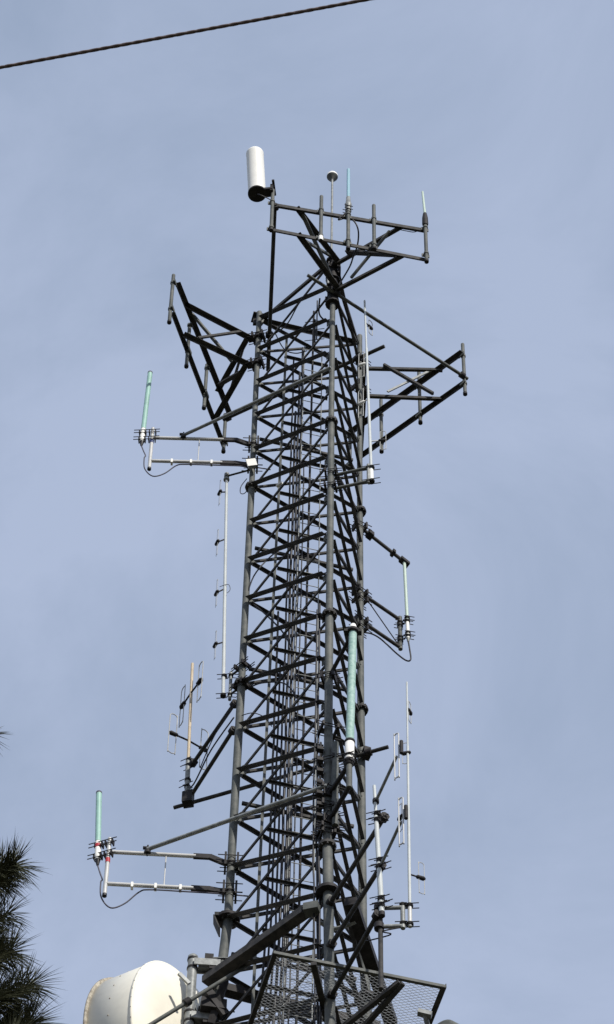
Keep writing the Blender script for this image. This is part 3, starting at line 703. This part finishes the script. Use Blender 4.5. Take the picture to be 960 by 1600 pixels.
c = leg('A', 14.98)+Vector((-.13, 0, .0)); MB().box(c, Vector((.09, 0, 0)), Vector((0, .12, 0)), UPV*.035).box(c+Vector((-.05, 0, -.17)), Vector((.012, 0, -.004)), Vector((0, .11, 0)), Vector((.05, 0, -.15))).build('plate', 'steel', t_)
# lower clamps on the left leg
t = thing('pipe_mount', 'grey vertical pipe with twin clamp arms between the dish and the left leg', 'mount', onl(298, 1600, 17.4))
pv = onl(298, 1560, 16.5)
p_t, p_b = up(pv, 1497), up(pv, 1720)
MB().cyl(p_b, p_t, .078, n=20).build('pipe', 'galv', t)
MB().lathe(p_t, UPV, [(-.03, .084), (.02, .084), (.05, .06), (.055, 0)], 18).build('pipe_cap', 'galv', t)
for yy, i in ((1507, 16.05), (1590, 16.95)):
    c0 = up(pv, yy); c1 = leg('A', i); c1 = Vector((c1.x, c1.y, c0.z)); dd = (c1-c0).normalized(); ss = UPV.cross(dd)
    for s in (-1, 1): MB().box(c0.lerp(c1, .5)+ss*s*.12-UPV*(.0 if s > 0 else .04), (c1-c0)*.46, ss*.012, UPV*.07).build('side_plate', 'galv', t)
    MB().box(c0.lerp(c1, .5)+UPV*.0, (c1-c0)*.3, ss*.10, UPV*.012).build('web_plate', 'galv', t)
    for z in (-.10, .10):
        MB().cyl(c0+UPV*z-UPV*.018, c0+UPV*z+UPV*.018, .090, n=16).build('band', 'dark', t); MB().cyl(c1+UPV*z-UPV*.018, c1+UPV*z+UPV*.018, .100, n=16).build('band', 'dark', t)
    MB().box(c1-dd*.2+UPV*.1, dd*.07, ss*.10, UPV*.08).build('clamp_block', 'dark', t); MB().box(c1-dd*.13-UPV*.05, dd*.06, ss*.12, UPV*.12).build('clamp_block', 'dark', t)
    MB().cyl(c1+Vector((-.25, -.1, .1)), c1+Vector((.32, -.1, .1)), .012, n=6).build('threaded_rod', 'galv', t)

# ------------------------------------------------------------ the drum dish
dc = onl(291, 1671, 16.93)
phi = math.radians(151.6); ax = Vector((math.cos(phi), math.sin(phi), .02)).normalized(); Rd = 1.77; DL = .83; q_ = .62
t = thing('drum_dish_antenna', 'large cream drum microwave dish at the bottom left of the tower', 'dish antenna', dc)
MB().lathe(dc, ax, [(.0, Rd), (DL, Rd*.985), (DL, Rd*.95)], 72).build('shroud', 'cream', t)
MB().lathe(dc, ax, [(-.46, .0), (-.46, .2), (-.45, .45), (-.41, .8), (-.34, 1.12), (-.24, 1.42), (-.13, 1.66), (-.04, Rd*.992), (-.03, Rd)], 96).build('reflector', 'cream', t)
MB().lathe(dc, ax, [(-.035, Rd), (-.03, Rd+.02), (.02, Rd+.02), (.025, Rd)], 72).build('seam_band', 'cream', t)
MB().lathe(dc, ax, [(DL-.02, Rd*.985), (DL-.015, Rd+.015), (DL+.02, Rd+.02), (DL+.025, Rd*.96), (DL+.01, 0)], 72).build('front_rim', 'rust', t)
a_, b_ = MB().frame(ax); rv = MB()
for k in range(56):
    th = 2*math.pi*k/56; q = dc+(a_*math.cos(th)+b_*math.sin(th))*(Rd+.017); rv.lathe(q-ax*.005, (q-dc), [(0, .010), (.008, .009), (.009, 0)], 6)
for k in range(30):
    th = 2*math.pi*k/30; q = dc+ax*.42+(a_*math.cos(th)+b_*math.sin(th))*(Rd*.99); rv.lathe(q, (q-dc-ax*.42), [(0, .014), (.012, .012), (.014, 0)], 6)
tag(rv.build('rivets', 'rust', t), kind='stuff')
hub = MB(); hub.cyl(dc-ax*.44, dc-ax*.54, .42, n=24)
hub.build('mount_hub', 'galv', t)
for z in (-.45, .45):
    q = dc-ax*.50+UPV*z*.6; MB().bar(q, Vector((pv.x, pv.y, q.z+z*.4)), .10, .08, ref=UPV).build('mount_arm', 'galv', t)
rimt = Vector((-math.sin(phi), math.cos(phi), 0))
for (x0, y0, x1, y1) in ((280, 1521, 296, 1537), (272, 1578, 292, 1570)):
    MB().bar(onl(x0, y0, 16.35), onl(x1, y1, 16.5), .045, .06).build('adjust_strut', 'galv', t)
seam = dc+(rimt*.915-UPV*.40)*Rd*1.02
# hardware under dish seam
pipe('strut_pipe', 'grey strut slanting from the dish past the pipe mount to the beam collar', 'pipe', seam, onl(395, 1503, 16.15), .034, 'leg', (.02, .45))
c = seam
t2 = thing('strut_clamp', 'dark clamp gripping the strut against the dish seam', 'clamp', c)
MB().box(c, Vector((.08, 0, 0)), Vector((0, .07, 0)), UPV*.05).build('block', 'dark', t2)

# ------------------------------------------------------------ ice shield platform (expanded metal seen from below)
zi = 18.0
P0, P1 = onl(427, 1489, zi), onl(698, 1543, zi)
ux = (P1-P0); W = ux.length; ux.normalize(); uy = Vector((-ux.y, ux.x, 0)); Dp = 2.3
t = thing('ice_shield', 'expanded metal mesh ice shield platform at the bottom right of the tower', 'platform', P0)
def pl(a, b, dz=0): return P0+ux*a+uy*b+UPV*dz
MB().ang(pl(0, 0), pl(W, 0), .055, UPV, uy, t=.010).build('front_edge', 'leg', t)
MB().ang(pl(0, 0, -.005), pl(0, Dp, -.005), .07, UPV, ux, t=.012).build('side_edge', 'steel', t)
MB().ang(pl(W, 0, -.005), pl(W, Dp, -.005), .085, UPV, -ux, t=.012).build('side_edge', 'steel', t)
MB().ang(pl(0, Dp), pl(W, Dp), .07, UPV, -uy, t=.012).build('back_edge', 'steel', t)
MB().bar(onl(490, 1505, zi and 18.04), onl(517, 1618, 18.04), .09, .07).build('joist', 'steel', t)
sx = (625-427)/271*W
MB().bar(pl(sx, .03, -.05), onl(535, 1606, 18.3), .075, .07).build('support_strut', 'steel', t)
MB().bar(pl(sx+.05, .03, -.06), onl(566, 1608, 18.3), .075, .07).build('support_strut', 'steel', t)
mm = MB(); sp = .078; k = -60
def clipseg(a0, b0, a1, b1):
    # clip the strand to the platform rectangle
    t0, t1 = 0.0, 1.0; da, db = a1-a0, b1-b0
    for p_, q_ in ((-da, a0), (da, W-a0), (-db, b0), (db, Dp-b0)):
        if abs(p_) < 1e-9:
            if q_ < 0: return None
        else:
            r_ = q_/p_
            if p_ < 0: t0 = max(t0, r_)
            else: t1 = min(t1, r_)
    if t0 >= t1: return None
    return a0+da*t0, b0+db*t0, a0+da*t1, b0+db*t1
sl_ = .5
for sgn in (-1, 1):
    k = -200
    while k < 200:
        b0 = k*.060; r = clipseg(-1, b0-sgn*1*sl_, W+1, b0+sgn*(W+1)*sl_)
        if r: mm.bar(pl(r[0], r[1], .03+.004*sgn), pl(r[2], r[3], .03+.004*sgn), .0042, .0055)
        k += 1
tag(mm.build('mesh_deck', 'mesh', t), kind='stuff')
# grey drum partly hidden behind the mesh
dc2 = onl(680, 1648, 18.9)
t = thing('small_dish_antenna', 'grey drum dish peeking up behind the mesh at the bottom right corner', 'dish antenna', dc2)
ax2 = Vector((.8, .55, .02)).normalized()
MB().lathe(dc2, ax2, [(-.2, .0), (-.18, .25), (-.02, .52), (0, .56), (.55, .56), (.56, .53), (.55, 0)], 40).build('shroud', 'leg', t)
c = onl(664, 1584, 18.6); MB().box(c, Vector((.10, .0, -.03)), Vector((0, .05, 0)), Vector((.01, 0, .035))).build('latch', 'galv', t)
MB().cyl(c, dc2, .04, n=8).build('latch_arm', 'galv', t)
# dish behind tower bottom-left: dark beam stubs near the left leg
t = thing('mount_beam', 'black short beams crossing under the collar at the left leg', 'beam', onl(345, 1560, 16.7))
c = leg('A', 16.75)
MB().box(c+Vector((-.04, -.14, 0)), Vector((.20, .03, 0)), Vector((-.02, .14, 0)), UPV*.10).build('beam', 'dark', t)
MB().bar(onl(322, 1548, 16.55), onl(352, 1588, 16.9), .13, .15).build('beam', 'dark', t)
MB().bar(onl(330, 1600, 17.0), onl(352, 1532, 16.4), .10, .12).build('beam', 'dark', t)

# ------------------------------------------------------------ overhead service wire
zw = 15.5
p, q = onz(0, 105.5, zw), onz(575, -1, zw); d = (q-p); ld = d.length; dn = d.normalized(); sd2 = UPV.cross(dn)
wv = MB()
for ph in (0, math.pi):
    pts = []; k = -4.0
    while k < 6.0:
        a_w = 2*math.pi*k*ld/.11+ph; c = p+d*k+UPV*(.0022*(k*k-k)*ld)
        pts.append(c+sd2*(.0016*math.cos(a_w))+UPV*(.0016*math.sin(a_w))); k += .035/ld
    wv.tube(pts, .0080, 6)
tag(wv.build('overhead_wire', 'line'), 'dark brown twisted overhead wire crossing the sky above the tower', 'wire')

# ------------------------------------------------------------ pine tree at the left edge
def ond(px, py, dist): r = ray(px, py); return CAM+r.normalized()*dist
tr = onz(-420, 1500, 10.5); base = Vector((tr.x, tr.y, 0))
pt = thing('pine_tree', 'long-needled dark green pine tree at the left edge', 'tree', base)
tk = MB(); H = 15.0
tk.lathe(base, UPV, [(0, .32), (.4, .25), (3, .21), (7, .16), (11, .10), (14, .05), (H, .01)], 14); tk.build('trunk', 'bark', pt)
nd = MB(); nv = nd.v; 
def tuft(c, d, R, n):
    d = d.normalized(); a, b = nd.frame(d)
    for _ in range(n):
        s = random.random(); th = random.uniform(0, 2*math.pi)
        org = c-d*(R*1.5*s)
        open_ = .25+1.0*math.sqrt(random.random())
        if s > .5: open_ = .55+.6*random.random()
        v = (d*math.cos(open_)+(a*math.cos(th)+b*math.sin(th))*math.sin(open_))
        ln = R*random.uniform(.75, 1.15); w_ = .0017+.0007*random.random()
        e = org+v*ln+Vector((0, 0, -ln*.10*random.random())); m = org+v*(ln*.5)+UPV*(ln*.03)
        x, y = nd.frame(v)
        k = len(nd.v)
        nd.v += [org+x*w_, org-x*w_*.5+y*w_*.87, org-x*w_*.5-y*w_*.87, m+x*w_, m-x*w_*.5+y*w_*.87, m-x*w_*.5-y*w_*.87, e]
        nd.f += [[k, k+1, k+4, k+3], [k+1, k+2, k+5, k+4], [k+2, k, k+3, k+5], [k+3, k+4, k+6], [k+4, k+5, k+6], [k+5, k+3, k+6]]
        nd.sm += [False]*6
def limb(p, pts, r, tufts, R=.155, n=170, mid=()):
    path = [p]+pts; MB().tube(path, r, 7).build('branch', 'bark', pt)
vis = [((-2, 1366), (1.0, .25), .145, 420), ((-18, 1390), (.7, .5), .13, 240), ((-42, 1160), (1, .25), .11, 120), ((-6, 1500), (.9, .75), .150, 300), ((-12, 1440), (.7, .9), .13, 160), ((24, 1553), (.9, .8), .150, 240),
       ((24, 1612), (.85, .7), .170, 320), ((-8, 1600), (-.1, 1), .15, 220), ((10, 1668), (.9, .3), .16, 220), ((-28, 1555), (.4, 1), .15, 220), ((-30, 1480), (.5, .4), .15, 180), ((75, 1690), (.9, .8), .15, 180), ((-45, 1640), (.2, .8), .16, 200)]
for (x, y), (dx, dz), R, n in vis:
    c = ond(x+26, y-14, 14.3); R *= 1.15; h = Vector((tr.x, tr.y, c.z-.9-random.random()*.4))
    dv = Vector((dx, random.uniform(-.35, .35), dz))
    limb(h, [h.lerp(c, .45)+Vector((0, 0, .05)), h.lerp(c, .8)-UPV*.12, c-dv.normalized()*.2, c-dv.normalized()*.02], .0075, 1)
    tuft(c, dv, R, int(n*1.25))
for k in range(150):        # the rest of the crown, around the trunk
    z = random.uniform(5.2, 14.6); rr = (15.2-z)*.28+.2; th = random.uniform(0, 2*math.pi)
    c = Vector((tr.x+rr*math.cos(th)*random.uniform(.5, 1), tr.y+rr*math.sin(th)*random.uniform(.5, 1), z))
    P = c-CAM; cc, ss = math.cos(PITCH), math.sin(PITCH); dep = P.y*cc+P.z*ss
    u, v = 480+F*P.x/dep, 800-F*(-P.y*ss+P.z*cc)/dep
    if u > -55 and -100 < v < 1700: continue
    h = Vector((tr.x, tr.y, z-.4-rr*.2)); dv = (c-h)
    if k % 3 == 0: MB().tube([h, h.lerp(c, .5)-UPV*.05, c], .012, 6).build('branch', 'bark', pt)
    tuft(c, dv+UPV*.5, .16, 110)
tag(nd.build('needles', 'needle', pt), kind='stuff')
